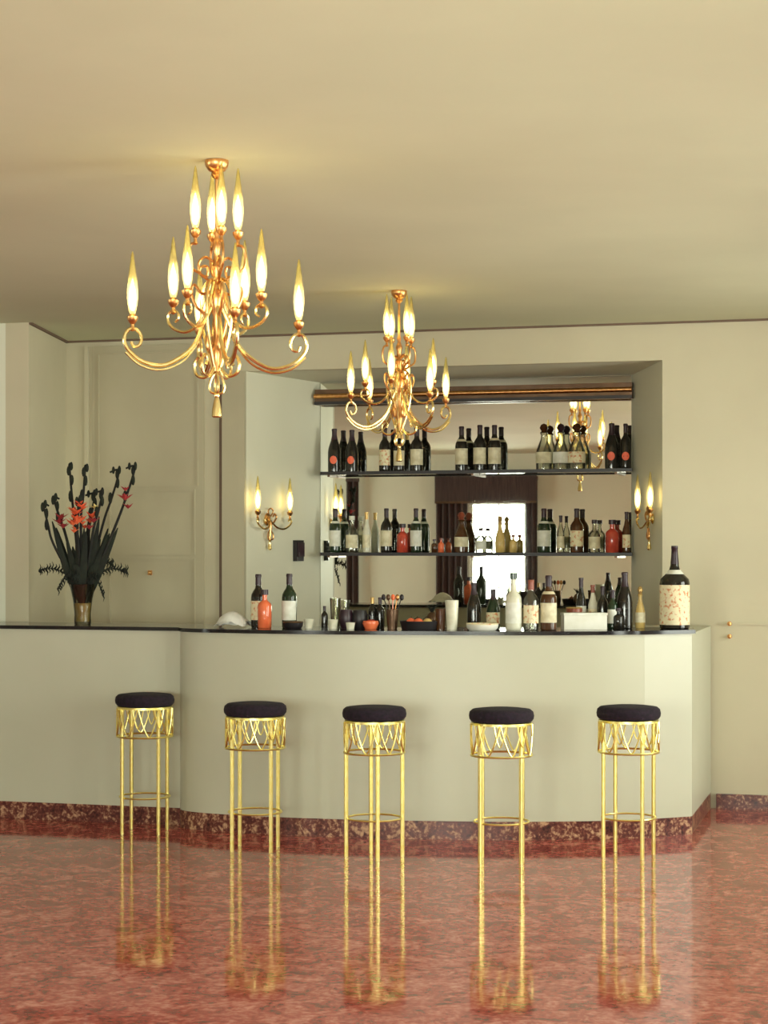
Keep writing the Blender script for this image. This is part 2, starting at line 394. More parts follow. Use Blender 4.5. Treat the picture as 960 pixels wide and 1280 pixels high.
for x, y, a, lab in stools:
    if proto is None: proto = make_stool(); o = proto
    else: o = copy_tree(proto)
    o.location = (x, y, 0); o.rotation_euler = (0,0,base_yaw+math.radians(a)); o['label'] = lab; o['group'] = 'brass bar stools in front of the bar'

# ------------------------------------------------------------------ flame lamps, chandeliers, sconces
shade_me = MB().lathe([(.009,0),(.012,.010),(.0165,.035),(.0190,.060),(.0188,.080),(.0165,.110),(.0120,.145),(.0078,.178),(.005,.200),(.0015,.213)], 14).me('flame_shade')
bulb_me = MB().lathe([(.003,.014),(.009,.028),(.0115,.050),(.0115,.070),(.008,.092),(.003,.112),(.0008,.122)], 8).me('bulb')
cup_me = MB().lathe([(.004,-.045),(.009,-.040),(.006,-.032),(.006,-.022),(.012,-.016),(.018,-.006),(.0195,.004),(.014,.006),(.010,.012),(.009,.012)], 12).me('candle_cup')
shade_me.materials.append(M['shade']); bulb_me.materials.append(M['bulb']); cup_me.materials.append(M['copper'])
def lamp(parent, arm, loc_parent, loc_arm):
    link('candle_cup', cup_me, 'copper', arm, loc_arm)
    s_ = link('flame_shade', shade_me, 'shade', parent, (loc_parent[0], loc_parent[1], loc_parent[2]+.010))
    link('bulb', bulb_me, 'bulb', s_)
def spiral(cx, cz, r0, a0, turns, n, shrink=.25):
    return [(cx+r0*(1-(1-shrink)*i/n)*math.cos(a0+turns*2*PI*i/n), 0, cz+r0*(1-(1-shrink)*i/n)*math.sin(a0+turns*2*PI*i/n)) for i in range(n+1)]
# z is measured down from the ceiling (chandelier hangs from its Empty)
def low_arm():
    m_ = MB()
    # long sweep out, up around and into a scroll under the candle
    pts = spline([(.018,0,-.50),(.045,0,-.555),(.075,0,-.625),(.125,0,-.672),(.19,0,-.702),(.255,0,-.690),(.300,0,-.655),(.316,0,-.622),(.308,0,-.592),(.288,0,-.580),(.266,0,-.592),(.258,0,-.615),(.266,0,-.636),(.284,0,-.640),(.292,0,-.624)], 5)
    m_.tube(pts, .0078, 7, r2=.005)
    pts = spline([(.060,0,-.615),(.115,0,-.684),(.19,0,-.716),(.262,0,-.702),(.312,0,-.660)], 5)
    m_.tube(pts, .0042, 5)
    return m_.me('long_arm')
def mid_arm():
    m_ = MB()
    m_.tube(spline([(.016,0,-.40),(.040,0,-.47),(.070,0,-.545),(.115,0,-.575),(.160,0,-.570),(.195,0,-.545),(.200,0,-.515),(.180,0,-.498),(.160,0,-.508),(.156,0,-.528),(.170,0,-.540)], 5), .0065, 6, r2=.004)
    return m_.me('middle_arm')
def top_arm():
    m_ = MB()
    m_.tube(spline([(.014,0,-.42),(.040,0,-.40),(.060,0,-.385),(.055,0,-.365),(.035,0,-.362),(.030,0,-.380)], 5), .005, 6)
    m_.tube(spline([(.060,0,-.385),(.092,0,-.365),(.100,0,-.325),(.092,0,-.292),(.074,0,-.284)], 5), .005, 6)
    return m_.me('top_arm')
def lyre():
    m_ = MB()
    m_.tube(spline([(.016,0,-.40),(.045,0,-.42),(.062,0,-.48),(.058,0,-.56),(.045,0,-.62),(.026,0,-.68),(.012,0,-.715)], 5), .0055, 6)
    m_.tube(spline([(.012,0,-.70),(.045,0,-.735),(.082,0,-.725),(.090,0,-.690),(.074,0,-.665),(.060,0,-.682),(.066,0,-.70)], 5), .0055, 6)
    return m_.me('lyre_scroll')
arm_low, arm_mid, arm_top, lyre_me = low_arm(), mid_arm(), top_arm(), lyre()
acan_me = (MB().tube(spline([(.012,0,-.345),(.040,0,-.330),(.062,0,-.350),(.058,0,-.385),(.036,0,-.395),(.030,0,-.372)], 5), .0048, 6)
           .tube(spline([(.016,0,-.44),(.050,0,-.455),(.078,0,-.425),(.088,0,-.455),(.070,0,-.50),(.040,0,-.53),(.020,0,-.60)], 5), .0050, 6)
           .ball((.030,0,-.62), .010, .008, .030, 7, 5)).me('acanthus_scroll')
canopy_me = MB().lathe([(.040,0),(.041,-.008),(.038,-.022),(.028,-.036),(.016,-.042),(.020,-.050),(.012,-.060),(.006,-.064),(0,-.064)], 20).me('canopy')
rod_me = MB().tube([(0,0,-.06),(0,0,-.30)], .006, 8).me('rod')
col_me = MB().lathe([(.006,-.23),(.012,-.245),(.007,-.26),(.012,-.275),(.018,-.29),(.012,-.31),(.012,-.345),(.018,-.36),(.012,-.375),(.014,-.42),(.026,-.45),(.030,-.475),(.018,-.51),(.011,-.54),(.009,-.60),(.016,-.64),(.020,-.66),(.012,-.69),(.007,-.715),(.004,-.725)], 14).me('column')
bow = MB()
for a in (0, PI/2):
    for s_ in (-1, 1):
        bow.tube([(s_*p.x*math.cos(a), s_*p.x*math.sin(a), p.z) for p in spline([(0,0,-.715),(.016,0,-.735),(.026,0,-.765),(.020,0,-.788),(.004,0,-.792)], 5)], .0045, 6)
bow_me = bow.me('bow_knot')
tas_me = MB().lathe([(.003,-.785),(.008,-.792),(.010,-.800),(.007,-.806),(.010,-.815),(.016,-.845),(.018,-.870),(.013,-.874),(0,-.874)], 12).me('tassel')
def chandelier(x, y, phase, label):
    t = thing('chandelier', label, 'chandelier', (x, y, H-.001), phase, 'brass flame chandeliers')
    link('canopy', canopy_me, 'copper', t); link('rod', rod_me, 'copper', t); link('column', col_me, 'copper', t)
    link('bow_knot', bow_me, 'gold', t); link('tassel', tas_me, 'gold', t)
    for nm, me_, r, zc, off in (('long_arm', arm_low, .288, -.545, 0), ('middle_arm', arm_mid, .178, -.468, PI/4), ('top_arm', arm_top, .074, -.245, 0)):
        for i in range(4):
            a = off+PI/2*i
            arm = link(nm, me_, 'gold' if nm != 'top_arm' else 'copper', t, None, (0,0,a))
            lamp(t, arm, (r*math.cos(a), r*math.sin(a), zc), (r, 0, zc))
    for i in range(4): link('lyre_scroll', lyre_me, 'gold', t, None, (0,0,PI/2*i+PI/4)); link('acanthus_scroll', acan_me, 'copper', t, None, (0,0,PI/2*i))
    return t
chandelier(.455, -5.086, base_yaw+math.radians(17), 'nearer brass chandelier with twelve lit flame shades, hanging left of the niche')
chandelier(.175, -1.74, base_yaw+math.radians(32), 'farther brass chandelier with twelve lit flame shades, hanging above the curved bar')
def sconce(loc, rz, label):
    # local +x leaves the wall, local y runs along it
    t = thing('wall_sconce', label, 'sconce', loc, rz, 'brass wall sconces in the niche')
    part('wall_plate', MB().lathe([(0,.0),(.030,.002),(.034,.008),(.022,.014),(.010,.020),(0,.022)], 14), 'gold', t, True, (.001,0,0), (0,PI/2,0))
    part('stem', MB().tube(spline([(.02,0,.02),(.035,0,-.02),(.034,0,-.08),(.028,0,-.13)], 4), .007, 6), 'copper', t)
    part('pendant', MB().lathe([(.003,-.12),(.009,-.13),(.006,-.14),(.012,-.165),(.014,-.18),(.006,-.188),(0,-.19)], 10), 'gold', t, True, (.028,0,0))
    part('bow', MB().tube(spline([(.03,0,.02),(.035,-.03,.055),(.035,0,.075),(.035,.03,.055),(.03,0,.02)], 5), .0045, 6), 'copper', t)
    for s_ in (-1, 1):
        part('leaf_scroll', MB().tube(spline([(.03,0,-.03),(.036,s_*.04,-.01),(.038,s_*.065,.02),(.036,s_*.045,.04),(.034,s_*.03,.022)], 4), .006, 6).tube(spline([(.03,0,-.06),(.034,s_*.028,-.085),(.034,s_*.03,-.115),(.030,s_*.008,-.125)], 4), .005, 6), 'copper', t)
        arm = part('arm', MB().tube(spline([(.03,0,0),(.05,s_*.05,-.045),(.058,s_*.12,-.055),(.062,s_*.18,-.035),(.064,s_*.208,-.01),(.060,s_*.196,.008),(.058,s_*.180,-.004)], 4), .006, 6), 'gold', t)
        lamp(t, arm, (.060, s_*.195, .05), (.060, s_*.195, .05))
vL = Vector((NL1-NL0, ND, 0)).normalized(); vR = Vector((NR1-NR0, ND, 0)).normalized()
aL = math.atan2(-vL.x, vL.y); aR = math.atan2(-vR.x, vR.y)+PI
yl, yr_ = .23, .24
sconce((NL0+(NL1-NL0)*yl/ND, yl, 1.68), aL, 'double brass sconce with two lit flame shades on the pale left side of the niche')
sconce((NR0+(NR1-NR0)*yr_/ND, yr_, 1.68), aR, 'double brass sconce with lit flame shades on the shaded right side of the niche')
bxw = thing('wall_box', 'small dark box fixed to the left side of the niche below the sconce', 'wall box', (NL0+(NL1-NL0)*.60/ND, .60, 1.42), aL)
part('case', MB().box(.001,.03,-.045,.045,0,.135), 'black', bxw, False); part('flap', MB().box(.0305,.040,-.038,.038,.03,.12), 'foil', bxw, False)

# ------------------------------------------------------------------ bottles
FACE = math.radians(-90)+base_yaw*.6       # direction the labels look (towards the room)
mesh_cache = {}
SHAPES = {  # profile for unit height 1 (r, z); label band z0,z1 ; neck foil z0
 'wine':   ([(.0,0),(.118,0),(.130,.012),(.132,.05),(.132,.56),(.124,.62),(.095,.68),(.062,.73),(.050,.78),(.047,.94),(.053,.945),(.053,.975),(.045,1.0),(0,1.0)], (.14,.50), .80),
 'sparkling': ([(.0,0),(.130,0),(.148,.015),(.150,.06),(.150,.46),(.138,.55),(.105,.66),(.070,.76),(.054,.84),(.054,.95),(.060,.955),(.060,.985),(.045,1.0),(0,1.0)], (.13,.42), .74),
 'round':  ([(.0,0),(.150,0),(.165,.015),(.168,.06),(.168,.52),(.155,.58),(.110,.64),(.064,.69),(.056,.74),(.056,.88),(.072,.885),(.072,1.0),(0,1.0)], (.12,.48), .885),
 'square': ([(.0,0),(.20,0),(.215,.02),(.215,.58),(.19,.64),(.11,.70),(.075,.73),(.075,.86),(.11,.865),(.11,1.0),(0,1.0)], (.14,.50), .865),
 'carafe': ([(.0,0),(.15,0),(.17,.02),(.175,.25),(.16,.42),(.11,.56),(.07,.66),(.06,.74),(.085,.80),(.05,.83),(.09,.90),(.06,.97),(0,1.0)], (.14,.38), .80),
 'magnum': ([(.0,0),(.165,0),(.180,.012),(.183,.05),(.183,.55),(.172,.60),(.120,.65),(.070,.70),(.052,.76),(.042,.86),(.036,.96),(.040,.965),(.038,1.0),(0,1.0)], (.05,.53), .78),
 'slim':   ([(.0,0),(.085,0),(.098,.012),(.10,.05),(.10,.52),(.085,.60),(.055,.70),(.040,.80),(.038,.95),(.045,.955),(.045,1.0),(0,1.0)], (.12,.44), .82),
}
def bottle(x, y, z, h, shape, glass, foil, lab, label, group=None, seal=None, collar=None, w=1.0):
    prof, (l0, l1), nf = SHAPES[shape]
    t = thing('bottle', label, 'bottle', (x, y, z), FACE+random.uniform(-.12,.12), group)
    prof_b = [(r*h*w, zz*h) for r, zz in prof if zz <= nf]
    def rad(zz):
        for (r0,a),(r1,b_) in zip(prof, prof[1:]):
            if a <= zz <= b_ and b_ > a: return (r0+(r1-r0)*(zz-a)/(b_-a))*h*w
        return prof[-2][0]*h*w
    key = ('b', shape, round(h,3), round(w,2), glass)
    if key not in mesh_cache: mesh_cache[key] = MB().lathe(prof_b+[(rad(nf), nf*h)], 18).me('glass_body')
    link('glass_body', mesh_cache[key], glass, t)
    key = ('c', shape, round(h,3), round(w,2), foil)
    if key not in mesh_cache:
        mesh_cache[key] = MB().lathe([(rad(nf)+.0012, nf*h)]+[(r*h*w+(.0012 if r > 0 else 0), zz*h+.0005) for r, zz in prof if zz > nf], 14).me('cap')
    link('cap', mesh_cache[key], foil, t)
    if lab:
        key = ('l', shape, round(h,3), round(w,2), lab)
        if key not in mesh_cache:
            ra = rad((l0+l1)/2)+.0010
            mesh_cache[key] = MB().lathe([(ra-.0006,l0*h),(ra,l0*h),(ra,l1*h),(ra-.0006,l1*h)], 14, a0=-1.35, a1=1.35).me('paper_label')
        link('paper_label', mesh_cache[key], lab, t)
    if collar:
        zc = .66 if shape != 'round' else .60
        key = ('k', shape, round(h,3), round(w,2), collar)
        if key not in mesh_cache: mesh_cache[key] = MB().lathe([(rad(zc)+.0015, zc*h),(rad(zc+.05)+.0015,(zc+.05)*h)], 14).me('neck_label')
        link('neck_label', mesh_cache[key], collar, t)
    if seal:
        key = ('s', shape, round(h,3), seal)
        if key not in mesh_cache:
            ra = rad(.28)+.002; m_ = MB(); n = 12; R_ = .052*h*1.6
            v = [(ra, 0, .28*h)]; 
            for i in range(n):
                yy = R_*math.cos(2*PI*i/n); v.append((math.sqrt(max(1e-6, ra*ra-yy*yy)), yy, .28*h+R_*1.15*math.sin(2*PI*i/n)))
            m_.add(v, [(0,1+i,1+(i+1)%n) for i in range(n)]); mesh_cache[key] = m_.me('round_seal')
        link('round_seal', mesh_cache[key], seal, t)
    return t
G1, G2, G3 = 'bottles on the upper shelf', 'bottles on the lower shelf', 'bottles on the bar worktop'
ys = .80; z1s = SH[0]+.0012; z2s = SH[1]+.0012
# upper shelf
bottle(-.965, ys, z1s, .285, 'sparkling', 'dark', 'foil', None, 'dark bottle with round red seal, far left of the upper shelf', G1, seal='seal')
bottle(-.845, ys, z1s, .275, 'sparkling', 'dark', 'foil', None, 'dark bottle with round red seal, second from left on the upper shelf', G1, seal='seal')
bottle(-.622, ys, z1s, .285, 'wine', 'dark', 'foil', 'labelred', 'dark wine bottle with printed cream label, third from left on the upper shelf', G1)
bottle(-.525, ys, z1s, .270, 'wine', 'dark', 'foilgold', 'label', 'dark wine bottle partly behind the chandelier tassel on the upper shelf', G1)
bottle(-.407, ys, z1s, .285, 'wine', 'dark', 'foil', 'label', 'dark wine bottle with broad cream label, right of the chandelier tassel on the upper shelf', G1, w=1.1)
bottle(-.109, ys, z1s, .285, 'wine', 'dark', 'foil', 'label', 'dark cream-labelled wine bottle, left of the three at the middle of the upper shelf', G1, w=1.08, collar='label')
bottle(.012, ys, z1s, .292, 'wine', 'dark', 'foil', 'label', 'dark cream-labelled wine bottle, centre of the three at the middle of the upper shelf', G1, w=1.08)
bottle(.108, ys, z1s, .290, 'wine', 'dark', 'foil', 'label', 'dark cream-labelled wine bottle, right of the three at the middle of the upper shelf', G1, w=1.08, collar='label')
bottle(.429, ys, z1s, .295, 'carafe', 'clear', 'brownglass', 'label', 'clear decanter with brown stopper, left of three on the upper shelf', G1)
bottle(.537, ys, z1s, .293, 'carafe', 'clear', 'foil', 'labelwhite', 'clear decanter with dark stopper, middle of three on the upper shelf', G1)
bottle(.640, ys, z1s, .293, 'carafe', 'clear', 'brownglass', 'labelred', 'clear decanter with brown stopper, right of three on the upper shelf', G1, w=1.1)
bottle(.862, ys, z1s, .288, 'sparkling', 'dark', 'foil', None, 'tall dark bottle with small orange seal near the right end of the upper shelf', G1, seal='seal')
bottle(.948, ys+.01, z1s, .285, 'wine', 'dark', 'foil', None, 'last dark bottle at the right end of the upper shelf', G1, seal='seal', w=.9)
# lower shelf
bottle(-.960, ys, z2s, .288, 'wine', 'green', 'foil', 'labelwhite', 'dark bottle with long pale label, far left of the lower shelf', G2, collar='labelwhite')
bottle(-.845, ys, z2s, .238, 'round', 'clear', 'labelwhite', 'label', 'squat clear bottle, second from left on the lower shelf', G2)
bottle(-.745, ys, z2s, .262, 'slim', 'pale', 'foilgold', 'label', 'pale bottle standing in for the sconce glow in the mirror, third from left on the lower shelf', G2)  # pale body put in for the sconce's reflected glow
bottle(-.611, ys, z2s, .286, 'wine', 'dark', 'foil', 'label', 'dark wine bottle with cream label, just left of the red bottle on the lower shelf', G2)
bottle(-.502, ys, z2s, .186, 'square', 'redglass', 'foil', None, 'short square red bottle on the left half of the lower shelf', G2, w=.95)
bottle(-.412, ys, z2s, .285, 'wine', 'green', 'foil', 'labelwhite', 'dark green bottle with pale label, right of the short red bottle', G2, collar='labelwhite')
bottle(-.290, ys, z2s, .085, 'square', 'brownglass', 'foil', None, 'tiny brown miniature bottle left of the orange one on the lower shelf', G2)
bottle(-.245, ys, z2s, .092, 'square', 'orange', 'foilred', None, 'tiny orange miniature bottle on the lower shelf', G2)
bottle(-.109, ys, z2s, .262, 'carafe', 'brownglass', 'foilred', 'label', 'brown decanter left of the bright window reflection on the lower shelf', G2)
bottle(.018, ys, z2s, .158, 'round', 'clear', 'foil', 'labelwhite', 'small clear bottle in front of the bright window reflection', G2, w=1.3)
bottle(.144, ys, z2s, .235, 'carafe', 'amber', 'foilgold', None, 'amber decanter in front of the bright window reflection', G2, w=.8)
bottle(.230, ys, z2s, .115, 'square', 'amber', 'foilred', None, 'small amber square bottle right of the amber decanter', G2)
bottle(.429, ys, z2s, .280, 'wine', 'green', 'foil', 'labelwhite', 'dark green bottle with pale label, first right of the window reflection on the lower shelf', G2, w=1.15, collar='labelwhite')
bottle(.537, ys, z2s, .234, 'slim', 'clear', 'foil', 'label', 'slim clear bottle between two dark ones on the right of the lower shelf', G2)
bottle(.640, ys, z2s, .278, 'wine', 'brownglass', 'foil', 'labelred', 'brown bottle with printed label on the right of the lower shelf', G2, w=1.15)
bottle(.752, ys, z2s, .207, 'round', 'clear', 'foil', 'label', 'squat clear bottle left of the red square bottle at the right end', G2, w=1.05)
bottle(.865, ys, z2s, .206, 'square', 'redglass', 'foil', None, 'red square bottle near the right end of the lower shelf', G2, w=.95)
bottle(.952, ys+.02, z2s, .256, 'slim', 'brownglass', 'foil', 'labelred', 'last brown bottle at the right end of the lower shelf', G2)
# on the bar worktop
bottle(-.709, -1.40, ZT, .287, 'wine', 'dark', 'foil', 'labelred', 'dark wine bottle standing behind the orange bottle at the left of the bar', G3, w=1.05)
bottle(-.648, -1.47, ZT, .205, 'square', 'orange', 'foil', None, 'orange-red square bottle on the left of the bar', G3, w=.85)
bottle(-.532, -1.40, ZT, .290, 'wine', 'green', 'foil', 'labelwhite', 'dark bottle with tall white label beside the ashtray on the left of the bar', G3, w=1.05)
bottle(-.327, -1.42, ZT, .118, 'wine', 'dark', 'foil', None, 'small plain dark bottle on the bar, left of the tumblers', G3, w=1.15)
bottle(-.077, -1.36, ZT, .165, 'wine', 'dark', 'foilgold', None, 'small dark bottle with gold cap, left of a pair on the bar', G3, w=1.1)
bottle(-.035, -1.36, ZT, .165, 'wine', 'dark', 'foil', None, 'small dark bottle with dark cap, right of a pair on the bar', G3, w=1.1)
bottle(.465, -1.30, ZT, .245, 'sparkling', 'dark', 'foil', None, 'dark bottle behind the white-rimmed ashtray, left of two', G3)
bottle(.560, -1.26, ZT, .210, 'sparkling', 'green', 'foil', 'labelred', 'shorter dark bottle behind the white-rimmed ashtray, right of two', G3, w=1.15)
bottle(.696, -1.38, ZT, .300, 'round', 'pale', 'green', 'labelwhite', 'large pale bottle with green neck, left of three large ones on the bar', G3, w=.85)
bottle(.785, -1.36, ZT, .262, 'wine', 'clear', 'foilred', 'labelred', 'clear bottle with red-brown cap, middle of three large ones on the bar', G3, w=1.15)
bottle(.872, -1.33, ZT, .285, 'wine', 'brownglass', 'foil', 'label', 'brown bottle with cream label, right of three large ones on the bar', G3, w=1.15, collar='label')
bottle(.985, -1.00, ZT, .268, 'slim', 'dark', 'foil', 'labelwhite', 'slim dark bottle behind the white box, leftmost of those behind it', G3)
bottle(1.045, -.98, ZT, .230, 'slim', 'pale', 'foilred', 'labelred', 'slim pale bottle with red print behind the white box', G3, w=1.1)
bottle(1.105, -1.02, ZT, .225, 'wine', 'dark', 'foil', None, 'short dark bottle right behind the white box', G3)
bottle(1.165, -1.06, ZT, .205, 'wine', 'green', 'foil', 'labelwhite', 'short green bottle with white label near the large black bottle', G3)
bottle(1.225, -1.03, ZT, .300, 'sparkling', 'dark', 'foil', None, 'large plain black bottle near the right end of the bar', G3, w=.95)
bottle(1.300, -.98, ZT, .225, 'carafe', 'amber', 'foilgold', 'label', 'pale amber carafe right of the large black bottle', G3, w=.7)
bottle(1.205, -1.12, ZT, .110, 'square', 'dark', 'foil', None, 'small squat black bottle before the large black bottle', G3, w=1.1)
bottle(1.482, -.97, ZT, .440, 'magnum', 'dark', 'foil', 'labelred', 'oversized display bottle with large cream label at the right end of the bar', G3, w=1.0, collar='labelwhite')

# ------------------------------------------------------------------ other things on the bar
def ashtray(x, y, r, mat, rim, label):
    t = thing('ashtray', label, 'ashtray', (x, y, ZT), 0, 'ashtrays on the bar')
    part('bowl', MB().lathe([(0,.0),(r*.8,0),(r*.95,.012),(r,.030),(r*.93,.032),(r*.85,.014),(0,.008)], 20), mat, t)
    part('rim', MB().tube([(r*.965*math.cos(2*PI*i/20), r*.965*math.sin(2*PI*i/20), .034) for i in range(20)], .0035, 5, True), rim, t)
ashtray(-.478, -1.50, .055, 'black', 'bronze', 'low dark ashtray beside the white-labelled bottle on the left of the bar')
ashtray(.545, -1.45, .085, 'white', 'labelred', 'wide white ashtray with patterned rim on the middle of the bar')
nap = thing('napkin_pile', 'crumpled white napkins heaped at the left end of the curved bar', 'napkins', (-.835, -1.42, ZT))
random.seed(3)
for i in range(4):
    m_ = MB(); n = 9; v = []; f = []
    for a in range(n):
        for b_ in range(n):
            u, w_ = a/(n-1)*2-1, b_/(n-1)*2-1
            zz = .014+.066*(1-.25*i)*max(0, 1-(u*u+w_*w_)*.75)+random.uniform(0,.007)
            v.append((u*.085*(1-.08*i)+random.uniform(-.004,.004), w_*.07, max(.002, zz*(1 if abs(u) < .95 else .3))))
    for a in range(n-1):
        for b_ in range(n-1): f.append((a*n+b_, (a+1)*n+b_, (a+1)*n+b_+1, a*n+b_+1))
    m_.add(v, f); part('napkin', m_, 'cloth', nap, True, (random.uniform(-.02,.02), random.uniform(-.015,.015), .001+.004*i), (0,0,i*.6))
def tumbler(x, y, r, h, mat, label, fill=None):
    t = thing('tumbler', label, 'glass', (x, y, ZT), 0, 'glasses on the bar')
    part('cup', MB().lathe([(0,.004),(r*.78,.004),(r,h),(r*.95,h),(r*.74,.010),(0,.010)], 16), mat, t)
    part('foot', MB().lathe([(0,0),(r*.8,0),(r*.8,.0038),(0,.0038)], 14), mat, t)
    if fill: part('drink', MB().lathe([(0,.011),(r*.73,.011),(r*.86,h*.6),(0,h*.6)], 14), fill, t)
tumbler(-.395, -1.48, .028, .050, 'pale', 'small pale glass right of the dark ashtray on the bar')
tumbler(-.285, -1.36, .030, .160, 'clear', 'tall clear glass, left of two behind the small dark bottle')
tumbler(-.235, -1.36, .030, .150, 'clear', 'tall clear glass, right of two behind the small dark bottle', 'amber')
tumbler(.318, -1.44, .030, .110, 'brownglass', 'brown glass left of the tall white beaker on the bar')
tumbler(.379, -1.44, .036, .155, 'pale', 'tall white beaker at the middle of the bar')
tumbler(-.255, -1.50, .028, .050, 'pale', 'short pale tumbler before the two tall clear glasses')
tumbler(-.155, -1.51, .026, .035, 'pale', 'low pale dish left of the red dish on the bar')
# dark cups turned over and a red dish
def jar(x, y, rx, h, mat, label):
    t = thing('cup', label, 'cup', (x, y, ZT), 0, 'cups on the bar')
    part('body', MB().lathe([(0,0),(rx*.7,0),(rx,h*.35),(rx,h*.7),(rx*.8,h),(rx*.72,h),(rx*.7,h*.9),(0,h*.88)], 16), mat, t)
    part('handle', MB().tube(spline([(rx*.9,0,h*.75),(rx*1.35,0,h*.7),(rx*1.35,0,h*.35),(rx*.95,0,h*.3)], 4), .004, 5), mat, t)
jar(-.205, -1.42, .040, .100, 'foil', 'dark cup on the bar, left of the two dark cups')
jar(-.130, -1.42, .042, .098, 'black', 'black cup on the bar, right of the two dark cups')
t = thing('dish', 'small red dish on the bar before the pair of small dark bottles', 'dish', (-.055, -1.47, ZT))
part('bowl', MB().lathe([(0,0),(.03,0),(.044,.03),(.040,.044),(.034,.044),(.03,.02),(0,.014)], 16), 'orange', t)
part('contents', MB().ball((0,0,.034),.032,.032,.018), 'redglass', t)
# shaker holding bar tools
t = thing('tool_tumbler', 'metal tumbler holding bar tools that fan out at the top', 'tumbler', (.055, -1.44, ZT))
part('tumbler_body', MB().lathe([(0,0),(.026,0),(.034,.105),(.030,.105),(.024,.006),(0,.006)], 16), 'bronze', t)
for i, (dx, mt_) in enumerate(((-.048,'black'),(-.022,'bronze'),(.004,'orange'),(.028,'copper'),(.052,'black'))):
    part('bar_tool', MB().tube([(dx*.2,0,.01),(dx*.6,.0,.11),(dx*.95,0,.160)], .003, 5).ball((dx,0,.168),.012,.007,.017), mt_, t)
# fruit tray
t = thing('fruit_tray', 'dark low tray with orange and yellow fruit at the middle of the bar', 'tray', (.205, -1.42, ZT))
part('tray', MB().lathe([(0,0),(.10,0),(.112,.045),(.106,.045),(.096,.008),(0,.008)], 22), 'black', t)
for fx, fy, mt_, lab in ((-.045,-.03,'orange','orange on the left of the dark fruit tray'),(.0,-.045,'orange','orange at the front of the dark fruit tray'),(.045,-.03,'amber','yellow lemon on the right of the dark fruit tray'),(.02,.03,'foil','dark plum at the back of the fruit tray'),(-.03,.035,'brownglass','brown fruit at the back left of the tray')):
    fr = thing('fruit', lab, 'fruit', (.205+fx, -1.42+fy, ZT+.0085), 0, 'fruit on the dark tray')
    part('flesh', MB().ball((0,0,.026),.027,.027,.026,10,8), mt_, fr); part('stalk', MB().tube([(0,0,.050),(.003,0,.058)], .002, 5), 'stem', fr)
fr = thing('fruit', 'greyish spiky fruit standing behind the fruit tray', 'fruit', (.235, -1.30, ZT), 0)
part('flesh', MB().ball((0,0,.045),.034,.034,.045,10,8), 'bronze', fr)
for i in range(7):
    a = 2*PI*i/7; part('crown_leaf', MB().tube([(0,0,.085),(.016*math.cos(a),.016*math.sin(a),.11),(.034*math.cos(a),.034*math.sin(a),.125)], .005, 4, r2=.001), 'leaf', fr)
# white box
t = thing('paper_box', 'white oblong carton lying on the right half of the bar', 'box', (1.035, -1.20, ZT), math.radians(24))
part('carton', MB().box(-.115,.115,-.04,.04,0,.075), 'white', t, False); part('lid', MB().box(-.118,.118,-.043,.043,.0755,.088), 'labelwhite', t, False)
t = thing('dish', 'reddish dish on the lid side behind the white carton', 'dish', (.965, -1.10, ZT))
part('bowl', MB().lathe([(0,0),(.025,0),(.045,.10),(.040,.11),(.02,.02),(0,.014)], 16), 'foilred', t)
part('rim', MB().tube([(.0425*math.cos(2*PI*i/16), .0425*math.sin(2*PI*i/16), .11) for i in range(16)], .003, 5, True), 'foilgold', t)
# hooks on the right wall
for zz, lab in ((1.068,'small brown wall hook level with the bar top on the right wall'),(.995,'small brown wall hook just below the other one on the right wall')):
    t = thing('wall_hook', lab, 'hook', (1.675, 0, zz), 0, 'hooks on the right wall')
    part('hook_plate', MB().lathe([(0,0),(.014,0),(.012,.006),(0,.008)], 10), 'copper', t, True, (0,-.013,0), (PI/2,0,0)); part('hook_arm', MB().tube(spline([(0,-.02,0),(0,-.035,-.008),(0,-.036,.006)], 3), .004, 5), 'copper', t)

# ------------------------------------------------------------------ vase with gladioli
VX, VY = -1.79, -1.30
vs = thing('vase', 'flared clear glass vase holding gladioli on the left end of the bar', 'vase', (VX, VY, ZT))
part('vase_glass', MB().lathe([(0,0),(.045,0),(.047,.010),(.046,.06),(.055,.14),(.074,.225),(.072,.2255)], 20), 'vase', vs)
part('water', MB().lathe([(0,.0145),(.0395,.0165),(.0405,.06),(.048,.12),(0,.12)], 16), 'amber', vs)
random.seed(11)
rx, ry = math.cos(base_yaw), math.sin(base_yaw)      # picture-right direction in the room
def wp(u, v, z): return (u*rx - v*ry, u*ry + v*rx, z)
def petal_flower(c, s_, a0, tilt):
    m_ = MB()
    for i in range(5):
        a = a0+2*PI*i/5; ca, sa = math.cos(a), math.sin(a)
        b0 = Vector(c); d1 = Vector((ca*.5, sa*.5, .85 if i % 2 else .55)).normalized(); sd = Vector((-sa, ca, 0))
        p1 = b0+d1*s_*.55; p2 = b0+d1*s_+Vector((ca,sa,0))*s_*.35
        up_ = Vector((0,0,.0015))
        v = [b0, p1+sd*s_*.30, p1-sd*s_*.30, p2]
        m_.add(v+[q-up_ for q in v], [(0,1,3),(0,3,2),(4,7,5),(4,6,7),(0,5,1),(0,4,5)] if False else [(0,1,3),(0,3,2),(4,7,5),(4,6,7),(0,4,5,1),(1,5,7,3),(3,7,6,2),(2,6,4,0)])
    return m_
